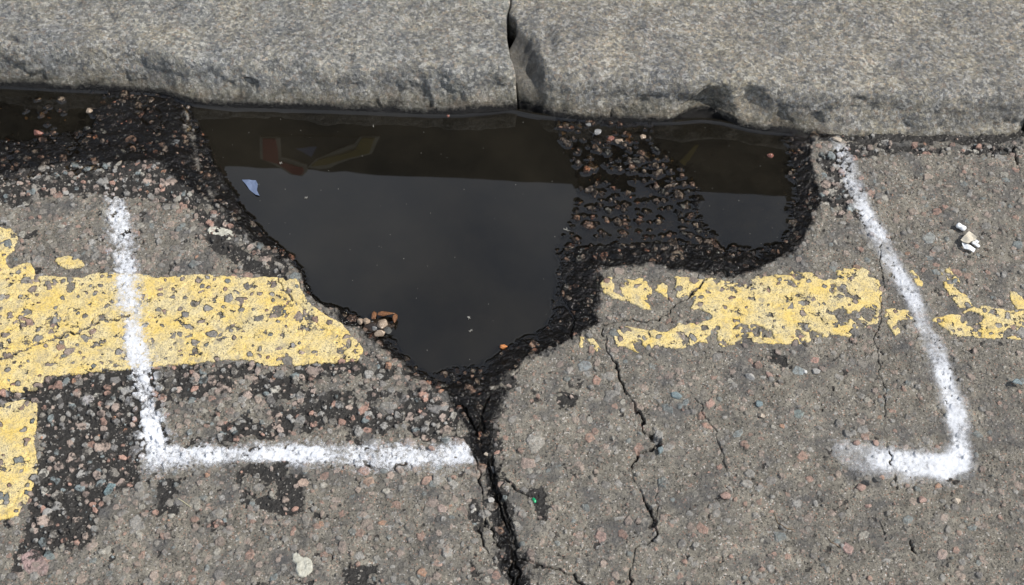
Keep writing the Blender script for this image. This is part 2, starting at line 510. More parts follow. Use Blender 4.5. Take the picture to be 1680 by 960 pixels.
# notable single stones
for px, py, rpx, c in [(57, 925, 26, (.36, .25, .23)), (180, 802, 12, (.14, .20, .21)), (80, 912, 9, (.17, .22, .22)), (960, 600, 13, (.25, .28, .29)),
                       (978, 625, 9, (.42, .24, .18)), (1398, 340, 13, (.33, .37, .36)), (286, 229, 10, (.22, .28, .34)),
                       (880, 730, 17, (.36, .34, .30)), (1525, 390, 14, (.30, .32, .31)), (1310, 610, 10, (.28, .33, .34)),
                       (1336, 592, 8, (.44, .25, .2)), (865, 760, 12, (.40, .30, .25)), (967, 718, 10, (.40, .24, .18)),
                       (1165, 663, 11, (.42, .25, .2)), (1210, 712, 10, (.25, .29, .29)), (1160, 698, 9, (.42, .24, .18)), (985, 880, 10, (.38, .25, .21)),
                       (1392, 900, 11, (.40, .26, .23)), (1310, 680, 10, (.22, .28, .27)), (935, 605, 9, (.36, .33, .3)), (145, 655, 10, (.36, .34, .33)),
                       (300, 740, 9, (.40, .30, .25)), (497, 793, 10, (.45, .33, .26)), (605, 790, 9, (.45, .30, .22)), (725, 835, 9, (.42, .31, .27)),
                       (830, 345, 8, (.3, .3, .3)), (716, 925, 9, (.45, .3, .24)), (1080, 715, 10, (.3, .3, .29)), (1545, 910, 10, (.40, .3, .26))]:
    cx, cy = P(px, py)
    stamp(cx, cy, rpx * 0.0009, 0.0014, np.array(c))

# dirt and bitumen between stones: high and dusty where worn, deep where it is bare tar
dustn = fbm(X, Y, 0.009, 4, 66, 0.62)
fill = base + MACRO - 0.0003 + 0.0010 * dustn - 0.0016 * tar * (1 - .5 * dustn) - 0.0005 * smooth(fbm(X, Y, .05, 3, 515) * 2)
fill = fill + 0.0004 * smooth((X - P(760, 600)[0]) / .05) * (1 - tar)
fill = fill + 0.0006 * fbm(X, Y, 0.022, 3, 611) * (1 - wet)
pin = smooth((fbm(X, Y, 0.0055, 3, 612, .6) - 0.42) / 0.10) * smooth(fbm(X, Y, 0.05, 2, 613) * 2 + .6)
fill = fill - 0.0016 * pin     # right side filled flush with fines
fill = fill + wet * (1 - isl) * (0.0016 + 0.0026 * fbm(X, Y, 0.013, 4, 711, .65)) * (dP3 > 0)
fill = np.where(crackd > 0, fill - crackd, fill)
deep = smooth((-dP1) / 0.006)
topc = top - crackd * 1.25 - deep * 0.002
sm = np.where(topc > fill, smooth((topc - fill) / 0.0007 + 0.15), 0).astype(np.float32)
sm = sm * smooth((np.maximum(topc, fill) - ZW + 0.0016) / 0.0012)      # silt covers what lies under water
Z = np.maximum(topc, fill) + 0.00035 * fbm(X, Y, 0.0035, 2, 99)
Z = np.maximum(Z, base + MACRO - 0.03)
# ground goes down behind the kerb face
Z = np.where(kd < -0.006, np.minimum(Z, -0.03), Z)
tarv = tar.astype(np.float32)

# ---- road material
def road_material(plain=False):
    n = Nodes('asphalt_far' if plain else 'asphalt')
    fine = n.noise(900, 2, .7)
    mid = n.noise(230, 3, .65)
    big_ = n.noise(9, 4, .6)
    dry = n.mix(n.ramp(big_, [(.38, 0.0), (.60, 1.0)]), (.154, .138, .110), (.112, .102, .085))
    dry = n.mix(1.0, dry, n.ramp(n.noise(75, 4, .7, w=6.), [(.33, .55), (.5, 1.0), (.68, 1.32)]), 'MULTIPLY')
    dry = n.mix(n.ramp(mid, [(.33, 0.0), (.67, 1.0)]), dry, (.200, .184, .150), 'MIX')
    dry = n.mix(.75, dry, n.ramp(fine, [(.30, .45), (.5, .97), (.70, 1.60)]), 'MULTIPLY')
    vc = n.voro(620)
    sep = n.t.nodes.new('ShaderNodeSeparateColor'); n.link(vc, sep.inputs[0])
    dry = n.mix(n.ramp(sep.outputs[0], [(.955, 0.0), (.975, .75)]), dry, (.44, .41, .38))
    dry = n.mix(n.ramp(sep.outputs[1], [(.89, 0.0), (.92, .8)]), dry, (.035, .033, .030))
    dry = n.mix(n.ramp(sep.outputs[2], [(.95, 0.0), (.96, .5)]), dry, (.34, .19, .13))
    if plain:
        return n.finish(dry, .9, n.bump(fine, .0008, .8))
    stain = n.noise(22, 5, .65, w=4.1)
    blot = n.noise(48, 6, .72, w=14.)
    dry = n.mix(1.0, dry, n.ramp(blot, [(.34, .62), (.48, .95), (.56, 1.12), (.68, 1.5)]), 'MULTIPLY')
    dry = n.mix(n.ramp(stain, [(.47, 0.0), (.66, .75)]), dry, (.062, .062, .064))
    tarA_ = n.attr('tar'); wetA = n.attr('wet'); stA = n.attr('stone'); scA = n.attr('stone_colour', True)
    tcol = n.mix(n.ramp(fine, [(.35, 0.0), (.68, 1.0)]), (.008, .007, .006), (.030, .027, .023))
    tcol = n.mix(n.ramp(sep.outputs[0], [(.955, 0.0), (.965, .7)]), tcol, (.25, .23, .20))
    tedge = n.math('ADD', tarA_, n.math('MULTIPLY', n.math('SUBTRACT', mid, .5), 1.3))
    matrix = n.mix(n.ramp(tedge, [(.40, 0.0), (.62, 1.0)]), dry, tcol)
    # stones: mineral grain, dust film where dry
    grain = n.noise(1300, 2, .7, w=2.0)
    st = n.mix(1.0, scA, n.ramp(grain, [(.28, .52), (.5, 1.0), (.72, 1.6)]), 'MULTIPLY')
    dusty = n.math('MULTIPLY', n.math('SUBTRACT', 1.0, tarA_), n.ramp(mid, [(.30, .82), (.70, .18)]))
    st = n.mix(dusty, st, dry)
    stv = n.math('ADD', stA, n.math('MULTIPLY', n.math('SUBTRACT', fine, .5), .7))
    col = n.mix(n.ramp(stv, [(.38, 0.0), (.60, 1.0)]), matrix, st)
    # film of bitumen still clinging to some stones
    film = n.math('MULTIPLY', n.ramp(n.noise(90, 4, .7, w=9), [(.49, 0.0), (.58, .9)]), n.math('MULTIPLY', tarA_, n.math('SUBTRACT', 1.0, n.math('MULTIPLY', wetA, .6))))
    plainb = n.math('MULTIPLY', n.ramp(n.noise(34, 5, .65, w=19.), [(.54, 0.0), (.60, .96)]), n.math('MULTIPLY', tarA_, n.math('SUBTRACT', 1.0, wetA)))
    film = n.math('MAXIMUM', film, plainb)
    col = n.mix(film, col, tcol)
    wcol = n.mix(1.0, col, (.72, .58, .48), 'MULTIPLY')
    wf_ = n.ramp(n.noise(150, 3, .7, w=5), [(.37, .0), (.52, .97)])
    stm = n.ramp(stv, [(.38, 0.0), (.60, 1.0)])
    wf_ = n.math('MAXIMUM', n.math('MULTIPLY', n.math('SUBTRACT', 1.0, stm), .93), n.math('MULTIPLY', wf_, .93))
    wcol = n.mix(wf_, wcol, (.0034, .0029, .0024))
    col = n.mix(wetA, col, wcol)
    rough = n.mix(wetA, .88, n.ramp(mid, [(.35, .03), (.65, .17)]))
    rough = n.mix(n.math('MULTIPLY', n.math('SUBTRACT', 1.0, wetA), n.math('MULTIPLY', tarA_, .5)), rough, .45)
    b1_ = n.bump(mid, .0034, .8)
    b2_ = n.bump(fine, .0007, .9, b1_)
    n.set(b2_.node.inputs['Strength'], n.math('SUBTRACT', .9, n.math('MULTIPLY', wetA, .7)))
    return n.finish(col, rough, b2_, n.math('SUBTRACT', .5, n.math('MULTIPLY', wetA, .22)))


road_mat = road_material()
road = grid_mesh('road_surface', X, Y, Z, mat=road_mat, attrs={'tar': tarv, 'wet': wet, 'stone': sm}, cols={'stone_colour': scol})
tag(road, 'grey worn asphalt with a water filled pothole beside the kerb', kind='structure')

# the road going on outside the close-up, to the horizon
def flat(name, rects, z, mat):
    bm = bmesh.new()
    for a, b, c, d in rects:
        bm.faces.new([bm.verts.new(v) for v in ((a, b, z), (c, b, z), (c, d, z), (a, d, z))])
    me = bpy.data.meshes.new(name); bm.to_mesh(me); bm.free(); me.materials.append(mat)
    o = bpy.data.objects.new(name, me); COL.objects.link(o); return o


far = flat('road', [(-400, -400, 400, y0 + .012), (-400, y0 + .012, x0 + .012, y1 + .2), (x1 - .012, y0 + .012, 400, y1 + .2),
                    (-400, y1 + 3.0, 400, 400)], -0.004, road_material(True))
tag(far, 'worn grey asphalt road going on around the pothole', kind='structure')

# ------------------------------------------------------------------ puddle water
wx0, wx1, wy0 = -0.92, P(1400, 230)[0], P(700, 640, ZW)[1]
i0, i1 = np.searchsorted(xs, [wx0, wx1]); j0 = np.searchsorted(ys, wy0)
wX = X[j0:, i0:i1]; wY = Y[j0:, i0:i1]; wZt = Z[j0:, i0:i1]; wkd = kd[j0:, i0:i1]
solid = (wZt > ZW) | (wkd < 0.0)
D = np.where(solid, 0.0, 9.0)
for _ in range(11):
    for sy_, sx_, w_ in ((0, 1, 1), (1, 0, 1), (1, 1, 1.414), (1, -1, 1.414)):
        for s in (1, -1):
            D = np.minimum(D, np.roll(D, (sy_ * s, sx_ * s), (0, 1)) + w_ * STEP)
kk = np.exp(-np.clip(wkd, 0, None) / 0.0017) * 0.0021          # climbs the kerb
wz = ZW + 0.0009 * np.exp(-D / 0.0016) + kk * (wkd > -0.01)
wz = wz + 0.00003 * fbm(wX, wY, 0.05, 2, 3)
depth = np.clip(ZW - wZt, 0, 1)
ok = (wZt < ZW + 0.0012) & (wkd > -0.004) & (dR[j0:, i0:i1] < 0.004)
fm = ok[:-1, :-1] | ok[1:, 1:] | ok[1:, :-1] | ok[:-1, 1:]
w = Nodes('puddle_water')
w.t.nodes.remove(w.b)
dep = w.attr('depth')
murk_f = w.math('SUBTRACT', 1.0, w.math('POWER', 2.718, w.math('MULTIPLY', dep, -170.0)), True)
mk = w.t.nodes.new('ShaderNodeBsdfDiffuse')
w.set(mk.inputs['Color'], w.mix(w.ramp(w.noise(6.5, 5, .6), [(.35, 0.0), (.65, 1.0)]), (.0065, .0058, .0044), (.0135, .0116, .0082)))
tr = w.t.nodes.new('ShaderNodeBsdfTransparent'); tr.inputs[0].default_value = (.80, .70, .55, 1)
ms = w.t.nodes.new('ShaderNodeMixShader'); w.link(murk_f, ms.inputs[0]); w.link(tr.outputs[0], ms.inputs[1]); w.link(mk.outputs[0], ms.inputs[2])
gl = w.t.nodes.new('ShaderNodeBsdfGlossy'); gl.inputs['Roughness'].default_value = 0.012; gl.inputs['Color'].default_value = (1, 1, 1, 1)
fr = w.t.nodes.new('ShaderNodeFresnel'); fr.inputs['IOR'].default_value = 1.48
m2 = w.t.nodes.new('ShaderNodeMixShader'); w.link(fr.outputs[0], m2.inputs[0]); w.link(ms.outputs[0], m2.inputs[1]); w.link(gl.outputs[0], m2.inputs[2])
w.link(m2.outputs[0], w.out.inputs['Surface'])
water = grid_mesh('water', wX, wY, wz, fm, w.m, {'depth': depth})
tag(water, 'dark still rainwater filling the pothole against the kerb', kind='structure')

# ------------------------------------------------------------------ yellow line paint
def cover(polys, amp=0.0028):
    c = np.full(X.shape, 9.0)
    for pl in polys: c = np.minimum(c, sdf(pl))
    return c + amp * (0.7 * EN + 0.9 * EF)


def paint(name, c, thick, mat, attrs=None, follow=0.55):
    """a layer of paint lying over the relief where c < 0"""
    on = c < 0.0006
    f = on[:-1, :-1] & on[1:, 1:] & on[1:, :-1] & on[:-1, 1:]
    jj, ii = np.nonzero(f)
    j0, j1, i0, i1 = jj.min(), jj.max() + 2, ii.min(), ii.max() + 2
    s = (slice(j0, j1), slice(i0, i1))
    h = thick * smooth(-c[s] / 0.0013)
    lay = H0[s] - 0.0002 + h
    zz = Z[s] * follow + lay * (1 - follow) + h * follow
    zz = np.where(crackd[s] > 0, Z[s] + h * .4, zz)
    zz = np.maximum(zz, Z[s] + h * 0.35)
    zz = np.where(c[s] > -0.0003, Z[s] - 0.0003, zz)
    at = {k: v[s] for k, v in (attrs or {}).items()}
    at['edge'] = np.clip(-c[s], -1, 1)
    return grid_mesh(name, X[s], Y[s], zz, f[j0:j1 - 1, i0:i1 - 1], mat, at)


ym = Nodes('yellow_paint')
yf = ym.noise(850, 2, .7); yb = ym.noise(26, 4, .65); ymd = ym.noise(210, 3, .65)
yc = ym.mix(ym.ramp(yb, [(.36, 0.0), (.62, 1.0)]), (.64, .465, .13), (.56, .475, .27))
yc = ym.mix(ym.ramp(ymd, [(.40, 0.0), (.75, .55)]), yc, (.76, .60, .26))
yc = ym.mix(.8, yc, ym.ramp(yf, [(.27, .38), (.45, .93), (.72, 1.18)]), 'MULTIPLY')
vs = ym.voro(800); sp_ = ym.t.nodes.new('ShaderNodeSeparateColor'); ym.link(vs, sp_.inputs[0])
yc = ym.mix(ym.math('MULTIPLY', ym.ramp(sp_.outputs[0], [(.78, 0.0), (.84, .8)]), ym.ramp(yb, [(.3, .4), (.6, 1.0)])), yc, (.19, .165, .12))
yc = ym.mix(ym.ramp(ym.noise(60, 4, .7, w=3), [(.53, 0.0), (.70, .75)]), yc, (.27, .24, .18))
ye = ym.math('ADD', ym.attr('edge'), ym.math('MULTIPLY', ym.math('SUBTRACT', ym.noise(420, 4, .75, w=4.), .5), .0042))
ye = ym.math('SUBTRACT', ye, ym.math('MULTIPLY', ym.ramp(ym.noise(48, 4, .7, w=12.), [(.54, 0.0), (.70, 1.0)]), .0030))
ye = ym.math('MULTIPLY', ye, 200.0)
ym.finish(yc, .75, ym.bump(yf, .0006, .8, ym.bump(ymd, .0012, .6)), .4, ym.ramp(ye, [(.02, 0.0), (.12, 1.0)]))
yellow_mat = ym.m

# paint is worn off the tops of proud stones and where the surface has scabbed
expose = top - (H0 + 0.0007)
wearn = fbm(X, Y, 0.024, 4, 606, 0.66)
def worn(c, prob, scab):
    e = np.where(expose + 0.0005 * EF > 0.0007 * (1 - prob), 0.0012, -1)
    e = np.where(e > 0, np.minimum(0.003, (expose - 0.0007 * (1 - prob)) * 3 + 0.0002), -0.004)
    c = np.maximum(c, e)
    c = np.maximum(c, (wearn - scab) * 0.012)
    c = np.maximum(c, (crack - 0.45) * 0.004)
    return c


yl = [[(-400, 452), (60, 450), (130, 456), (165, 446), (230, 450), (255, 456), (330, 450), (400, 455), (488, 454), (500, 488),
       (525, 510), (562, 532), (600, 572), (590, 590), (500, 598), (440, 600), (400, 590), (330, 596), (280, 600), (235, 605),
       (150, 612), (75, 620), (60, 642), (-400, 650)],
      [(-400, 372), (18, 375), (30, 385), (22, 412), (6, 422), (16, 440), (48, 428), (56, 440), (62, 456), (-400, 460)],
      [(86, 425), (110, 417), (135, 425), (141, 437), (115, 443), (95, 438)]]
c = worn(cover(yl), 0.28, 0.46)
o = paint('yellow_line', c, 0.0020, yellow_mat)
tag(o, 'broad faded yellow road line left of the puddle, crossed by the white spray paint', 'road marking', 'worn yellow lines painted on the road')
yl2 = [[(-400, 668), (0, 665), (38, 655), (62, 662), (58, 730), (63, 762), (50, 812), (30, 848), (2, 854), (-400, 852)]]
c = worn(cover(yl2, .002), 0.0, 0.62)
o = paint('yellow_line', c, 0.0024, yellow_mat)
tag(o, 'short thick yellow line end at the lower left edge beside dark tar', 'road marking', 'worn yellow lines painted on the road')
yr = [[(983, 468), (998, 455), (1040, 462), (1060, 451), (1095, 470), (1092, 500), (1060, 512), (1040, 502), (1010, 492), (990, 482)],
      [(1105, 455), (1165, 457), (1142, 478), (1112, 492)],
      [(1160, 456), (1200, 460), (1222, 465), (1240, 450), (1290, 450), (1302, 442), (1340, 450), (1410, 437), (1446, 455), (1446, 500),
       (1440, 530), (1402, 545), (1395, 556), (1360, 550), (1340, 565), (1290, 566), (1220, 562), (1180, 569), (1150, 560), (1120, 572),
       (1070, 570), (1050, 580), (1010, 565), (1000, 545), (1030, 535), (1092, 545), (1112, 530), (1150, 530), (1175, 520), (1150, 508), (1128, 512), (1140, 492), (1118, 484), (1128, 466)],
      [(948, 570), (950, 550), (960, 552), (958, 570)], [(960, 555), (970, 552), (986, 570), (980, 576), (968, 565)]]
c = worn(cover(yr, .0030), 0.35, 0.20)
o = paint('yellow_line', c, 0.0018, yellow_mat)
tag(o, 'patchy yellow road line right of the puddle, flaking round its cracks', 'road marking', 'worn yellow lines painted on the road')
yt = [[(1448, 506), (1490, 510), (1502, 526), (1472, 526), (1478, 548), (1468, 552), (1452, 530)],
      [(1528, 522), (1570, 516), (1600, 500), (1650, 508), (2100, 520), (2100, 556), (1640, 557), (1560, 550), (1535, 540)],
      [(1538, 434), (1560, 438), (1566, 452), (1580, 462), (1562, 470), (1584, 484), (1598, 504), (1574, 506), (1560, 490), (1548, 470)], [(1492, 440), (1510, 455), (1516, 475), (1500, 468)],
      [(1655, 478), (1675, 485), (1690, 505), (1665, 510)]]
c = worn(cover(yt, .0034), 0.35, 0.18)
o = paint('yellow_line', c, 0.0016, yellow_mat)
tag(o, 'ragged yellow line remains under the right hand white spray stroke', 'road marking', 'worn yellow lines painted on the road')
yellow_h = 0.0012

# ------------------------------------------------------------------ white spray paint
wm = Nodes('white_spray_paint')
wf = wm.noise(1100, 2, .7); wmd = wm.noise(170, 4, .72); wden = wm.attr('spray_amount')
val = wm.math('ADD', wden, wm.math('MULTIPLY', wm.math('SUBTRACT', wmd, .5), wm.math('MULTIPLY', wm.attr('grain'), 1.7)))
val = wm.math('ADD', val, wm.math('MULTIPLY', wm.math('SUBTRACT', wf, .5), wm.math('MULTIPLY', wm.attr('grain'), 1.2)))
al = wm.ramp(val, [(.10, 0.0), (.40, .30), (.62, .78), (.95, .96)])
wc = wm.mix(wm.ramp(wm.noise(40, 3, .6), [(.4, 0.0), (.7, 1.0)]), (.74, .76, .79), (.60, .62, .66))
wm.finish(wc, .6, wm.bump(wf, .0007, .7), .4, al)
white_mat = wm.m


def spray(pts, label, grain):
    """pts: x, y, width in photo points, strength"""
    pw = PP([(p[0], p[1]) for p in pts])
    den = np.zeros_like(X)
    for k in range(len(pts) - 1):
        a, b = pw[k], pw[k + 1]
        d, tt = seg_dist(X + WX * .5, Y + WY * .5, a, b)
        wd = (pts[k][2] + (pts[k + 1][2] - pts[k][2]) * tt) * 0.00037 * (1 + 0.42 * EN)
        st = (pts[k][3] + (pts[k + 1][3] - pts[k][3]) * tt) * (.93 if grain > .5 else .86)
        den = np.maximum(den, .86 * st * smooth(1.25 - (d / wd) * 0.85) )
        den = np.maximum(den, .42 * st * np.exp(-np.clip(d / wd, 0, 6) ** 2 * 0.50))
    # pits and deep bitumen stay bare of paint
    rel = Z - H0
    den = den - 0.75 * smooth((-rel - 0.0006) / 0.0014) * (1.15 - np.clip(den, 0, 1)) - 0.25 * wet - 0.85 * crack * smooth(crackd / .004)
    den = den - .5 * grain * tar * (1 - sm) * (1.1 - np.clip(den, 0, 1)) * 1.3
    den = den * (0.80 + 0.62 * fbm(X, Y, .030, 5, 811, .6))
    cc = 0.06 - den
    on = den > 0.10
    f = on[:-1, :-1] & on[1:, 1:] & on[1:, :-1] & on[:-1, 1:]
    jj, ii = np.nonzero(f)
    j0, j1, i0, i1 = jj.min(), jj.max() + 2, ii.min(), ii.max() + 2
    s = (slice(j0, j1), slice(i0, i1))
    zz = TOPZ[s] + 0.00035
    o = grid_mesh('spray_mark', X[s], Y[s], zz, f[j0:j1 - 1, i0:i1 - 1], white_mat, {'spray_amount': np.clip(den[s], 0, 1.2), 'grain': np.full(den[s].shape, grain)})
    return tag(o, label, 'spray mark', 'white spray marks round the pothole')


# surface the spray lies on: road, or the yellow paint where there is some
TOPZ = Z.copy()
for o in [q for q in COL.objects if q.name.startswith('yellow_line')]:
    co = np.empty(len(o.data.vertices) * 3, np.float32); o.data.vertices.foreach_get('co', co); co = co.reshape(-1, 3)
    ii = np.rint((co[:, 0] - x0) / STEP).astype(int); jj = np.rint((co[:, 1] - y0) / STEP).astype(int)
    np.maximum.at(TOPZ, (jj, ii), co[:, 2])

spray([(186, 318, 34, .75), (194, 350, 40, .9), (205, 420, 44, .85), (214, 500, 46, .85), (224, 570, 40, .95), (236, 640, 40, 1.2),
       (250, 700, 46, 1.35), (258, 745, 54, 1.45), (330, 748, 40, 1.0), (420, 745, 38, 1.0), (500, 746, 38, 1.0),
       (600, 748, 44, 1.0), (700, 748, 50, .95), (772, 746, 52, .8)],
      'white L shaped spray mark left of the puddle, over the broad yellow line', 1.0)
spray([(1384, 250, 46, .95), (1394, 290, 40, .9), (1412, 330, 40, .9), (1440, 385, 42, .9), (1475, 445, 34, .9), (1500, 500, 32, .9), (1528, 560, 34, .95),
       (1552, 620, 38, 1.0), (1568, 670, 36, 1.0), (1576, 720, 34, 1.0), (1572, 758, 44, 1.1), (1540, 764, 56, 1.1), (1480, 760, 60, .95),
       (1425, 755, 58, .85), (1388, 742, 44, .62)],
      'white hooked spray mark right of the puddle, running down from the kerb', 0.45)

# ------------------------------------------------------------------ kerb stones
gm = Nodes('granite')
g1 = gm.noise(210, 4, .75); g2 = gm.noise(700, 2, .8, w=3.); g3 = gm.noise(14, 4, .6); hA = gm.attr('height'); shA = gm.attr('chip')
v1 = gm.voro(250); sg = gm.t.nodes.new('ShaderNodeSeparateColor'); gm.link(v1, sg.inputs[0])
gc = gm.mix(gm.ramp(g3, [(.38, 0.0), (.62, 1.0)]), gm.attr('tint', True), (.275, .262, .228))
gc = gm.mix(1.0, gc, gm.ramp(gm.noise(120, 7, .82, .4, w=21.), [(.32, (.34, .35, .38)), (.44, (.78, .80, .82)), (.52, (1.0, .98, .93)), (.60, (1.25, 1.19, 1.06)), (.72, (1.95, 1.84, 1.6))]), 'MULTIPLY')
gc = gm.mix(gm.ramp(sg.outputs[0], [(.60, 0.0), (.72, .60)]), gc, (.46, .45, .42))
gc = gm.mix(gm.ramp(sg.outputs[1], [(.66, 0.0), (.78, .60)]), gc, (.095, .102, .112))
gc = gm.mix(gm.ramp(sg.outputs[2], [(.88, 0.0), (.94, .35)]), gc, (.38, .28, .20))
gc = gm.mix(.8, gc, gm.ramp(g2, [(.30, .42), (.5, .98), (.70, 1.65)]), 'MULTIPLY')
gc = gm.mix(.7, gc, gm.ramp(g1, [(.32, .60), (.5, 1.0), (.68, 1.35)]), 'MULTIPLY')
gc = gm.mix(1.0, gc, gm.ramp(gm.noise(70, 4, .7, w=8.), [(.33, .66), (.65, 1.25)]), 'MULTIPLY')
gc = gm.mix(1.0, gc, gm.ramp(gm.noise(11, 4, .6, w=28.), [(.35, (.80, .82, .86)), (.5, (1.0, 1.0, 1.0)), (.66, (1.22, 1.19, 1.12))]), 'MULTIPLY')
gc = gm.mix(gm.ramp(gm.attr('chip'), [(.2, .0), (1., .72)]), gc, (.105, .099, .088))  # darkens the corner hollow: grime, plus its shade put into the colour
gc = gm.mix(gm.ramp(gm.noise(26, 5, .7, w=7.), [(.50, 0.0), (.75, .45)]), gc, (.150, .142, .128))
# gutter grime: brown-olive low on the face, black foot band of wet stone with the shadow there painted in
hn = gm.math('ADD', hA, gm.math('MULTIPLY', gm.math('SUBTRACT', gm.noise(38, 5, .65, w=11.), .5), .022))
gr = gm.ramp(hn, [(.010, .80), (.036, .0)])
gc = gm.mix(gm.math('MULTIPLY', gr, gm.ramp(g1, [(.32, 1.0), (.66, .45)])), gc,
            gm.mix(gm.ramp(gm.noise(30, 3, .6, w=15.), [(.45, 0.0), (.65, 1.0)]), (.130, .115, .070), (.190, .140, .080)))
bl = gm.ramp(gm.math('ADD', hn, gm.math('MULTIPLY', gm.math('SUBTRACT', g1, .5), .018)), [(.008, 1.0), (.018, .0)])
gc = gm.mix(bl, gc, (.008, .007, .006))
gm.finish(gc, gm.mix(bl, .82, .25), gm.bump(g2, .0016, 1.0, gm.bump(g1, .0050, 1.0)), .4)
granite = gm.m


def kerb(xa, xb, tint, label, dents=(), left=None, rea=.011, reb=.011, wl=None, wr=None, fronts=(), back=0.30, tilt=0.0):
    """rounded granite kerb stone between xa and xb; front follows the worn kerb line"""
    st = 0.0018; rr = 0.024
    # profile: y inward from the front face, z
    pr = []
    for z in np.arange(-0.10, ZK - rr, st * 1.3): pr.append((0.42 * max(z - ZW - .004, 0) ** 1.0, z))
    y_ = pr[-1][0]
    for a in np.linspace(.38, math.pi / 2, 14): pr.append((y_ + rr * (math.cos(.38) - math.cos(a)), ZK - rr + rr * (math.sin(a) - math.sin(.38)) / (1 - math.sin(.38))))
    for q in np.arange(pr[-1][0] + st, back, st): pr.append((q, ZK))
    for z in np.arange(ZK - .01, -0.10, -0.02): pr.append((back, z))
    pr = np.array(pr)
    cen = np.array([back / 2, -0.05])
    nrm = np.gradient(pr, axis=0); nrm = np.stack([-nrm[:, 1], nrm[:, 0]], -1); nrm /= np.linalg.norm(nrm, axis=1)[:, None] + 1e-9
    # columns: end cap, rounding, body, rounding, end cap
    re = rea
    cols = [(xa, re, c_) for c_ in np.linspace(1, 0.08, 6)]
    cols += [(xa + re - re * math.sin(a), re * (1 - math.cos(a)), 0) for a in np.linspace(math.pi / 2, 0, 9)]
    cols += [(x_, 0, 0) for x_ in np.arange(xa + rea + st, xb - reb, st)]
    re = reb
    cols += [(xb - re + re * math.sin(a), re * (1 - math.cos(a)), 0) for a in np.linspace(0, math.pi / 2, 9)]
    cols += [(xb, re, c_) for c_ in np.linspace(0.08, 1, 6)]
    cols = np.array(cols)
    U = np.repeat(cols[:, 0][None, :], len(pr), 0); I = cols[:, 1][None, :]; Cc = cols[:, 2][None, :]
    py = pr[:, 0][:, None] - nrm[:, 0][:, None] * I; pz = pr[:, 1][:, None] - nrm[:, 1][:, None] * I
    S = np.concatenate([[0], np.cumsum(np.linalg.norm(np.diff(pr, axis=0), axis=1))])[:, None] + 0 * U
    # arris worn unevenly, hollows and tooling
    edge = np.exp(-((pr[:, 0] - 0.010) / 0.022) ** 2)[:, None] * (pr[:, 1] > 0.005)[:, None]
    disp = 0.0060 * fbm(U, S, 0.085, 3, 21) + 0.0036 * fbm(U, S, 0.034, 5, 23, .66)
    disp = disp - edge * (0.0030 + 0.0065 * fbm(U, S * .4, 0.07, 3, 25))
    sc_ = fbm(U, S, 0.050, 4, 87, .55)
    disp = disp - edge * 0.0050 * smooth((sc_ - .15) / .25)
    disp = disp * smooth((pr[:, 1] - ZW - .003) / .020)[:, None]
    py = py + nrm[:, 0][:, None] * disp; pz = pz + nrm[:, 1][:, None] * disp
    Yb = kerb_y(U) * np.exp(-py / 0.05) + (KW[0, 1] + (U - KW[0, 0]) * KSL + 0.0 - 0.004) * (1 - np.exp(-py / 0.05))
    XX = U.copy(); YY = Yb + py; ZZ = pz
    for dx, dy, rx, ry, dp, ang, sharp in dents:
        ca, sa = math.cos(ang), math.sin(ang)
        ux = ((XX - dx) * ca + (YY - dy) * sa) / rx; uy = (-(XX - dx) * sa + (YY - dy) * ca) / ry
        r_ = np.hypot(ux, uy + 0.12 * np.sin(ux * 5)) + 0.10 * fbm(XX, YY, .012, 2, 5)
        h = smooth((1 - r_) / (0.35 if sharp else 1.0)) * (pr[:, 1] > -0.02)[:, None]
        lean = np.clip(0.5 + 0.6 * (uy if sharp else 0 * uy), 0, 1.2)
        ZZ = ZZ - 1.9 * dp * h * (lean if sharp else 1)
    for dx, dz, rx, rz, dp in fronts:      # pieces broken off the front face
        r_ = np.hypot((XX - dx) / rx, (ZZ - dz) / rz) + 0.14 * fbm(XX, S, .02, 3, 5)
        h = smooth((1 - r_) / 0.75)
        YY = YY + dp * h; ZZ = ZZ - .25 * dp * h * (pr[:, 1] > .01)[:, None]
    if wl: XX = XX + wl(YY) * np.exp(-np.clip(U - xa, 0, 1) / .04)
    if wr: XX = XX + wr(YY) * np.exp(-np.clip(xb - U, 0, 1) / .04)
    if left is not None:     # broken, sloping end
        tt = left(XX, YY)
        ZZ = ZZ - tt * (pr[:, 1] > -0.02)[:, None]
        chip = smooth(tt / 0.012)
    else:
        chip = 0 * XX
    ZZ = ZZ * (1 - Cc) + cen[1] * Cc
    YY = YY * (1 - Cc) + (Yb + cen[0]) * Cc
    ZZ = ZZ + tilt * (XX - xa)
    tn = np.ones(XX.shape + (3,)) * np.array(tint)
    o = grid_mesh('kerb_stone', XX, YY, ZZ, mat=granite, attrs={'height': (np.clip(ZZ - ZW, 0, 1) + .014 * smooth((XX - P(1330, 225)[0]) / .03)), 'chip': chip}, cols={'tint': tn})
    return tag(o, label, 'kerb stone', 'granite kerb stones along the gutter')


def K(px, py): return P(px, py, ZK)


xj = K(838, 20)[0]; xj2 = P(1676, 224, 0.0)[0]
d1 = [(*K(688, 122), .022, .012, .0075, -0.75, True), (*K(612, 128), .014, .008, .0045, -.7, True), (*K(770, 140), .010, .016, .0040, .5, True),
      (*K(25, 68), .022, .006, .0040, -.5, True), (*K(575, 95), .018, .010, .0030, -.9, False), (*K(420, 100), .040, .020, .0020, .2, False),
      (*K(160, 30), .050, .030, .0020, .2, False), (*K(845, 185), .030, .022, .014, .6, False)]


_j = np.array([K(x, y) for x, y in ((838, -60), (838, 0), (832, 20), (833, 60), (838, 90), (847, 115), (852, 135), (849, 155), (838, 172), (830, 184))])[::-1]


def joint(y): return np.interp(y, _j[:, 1], _j[:, 0]) - xj


def joint_r(y):
    a = K(842, 36)
    return joint(y) + 0.012 * smooth(1.5 - 1.5 * np.abs(y - a[1]) / .030)


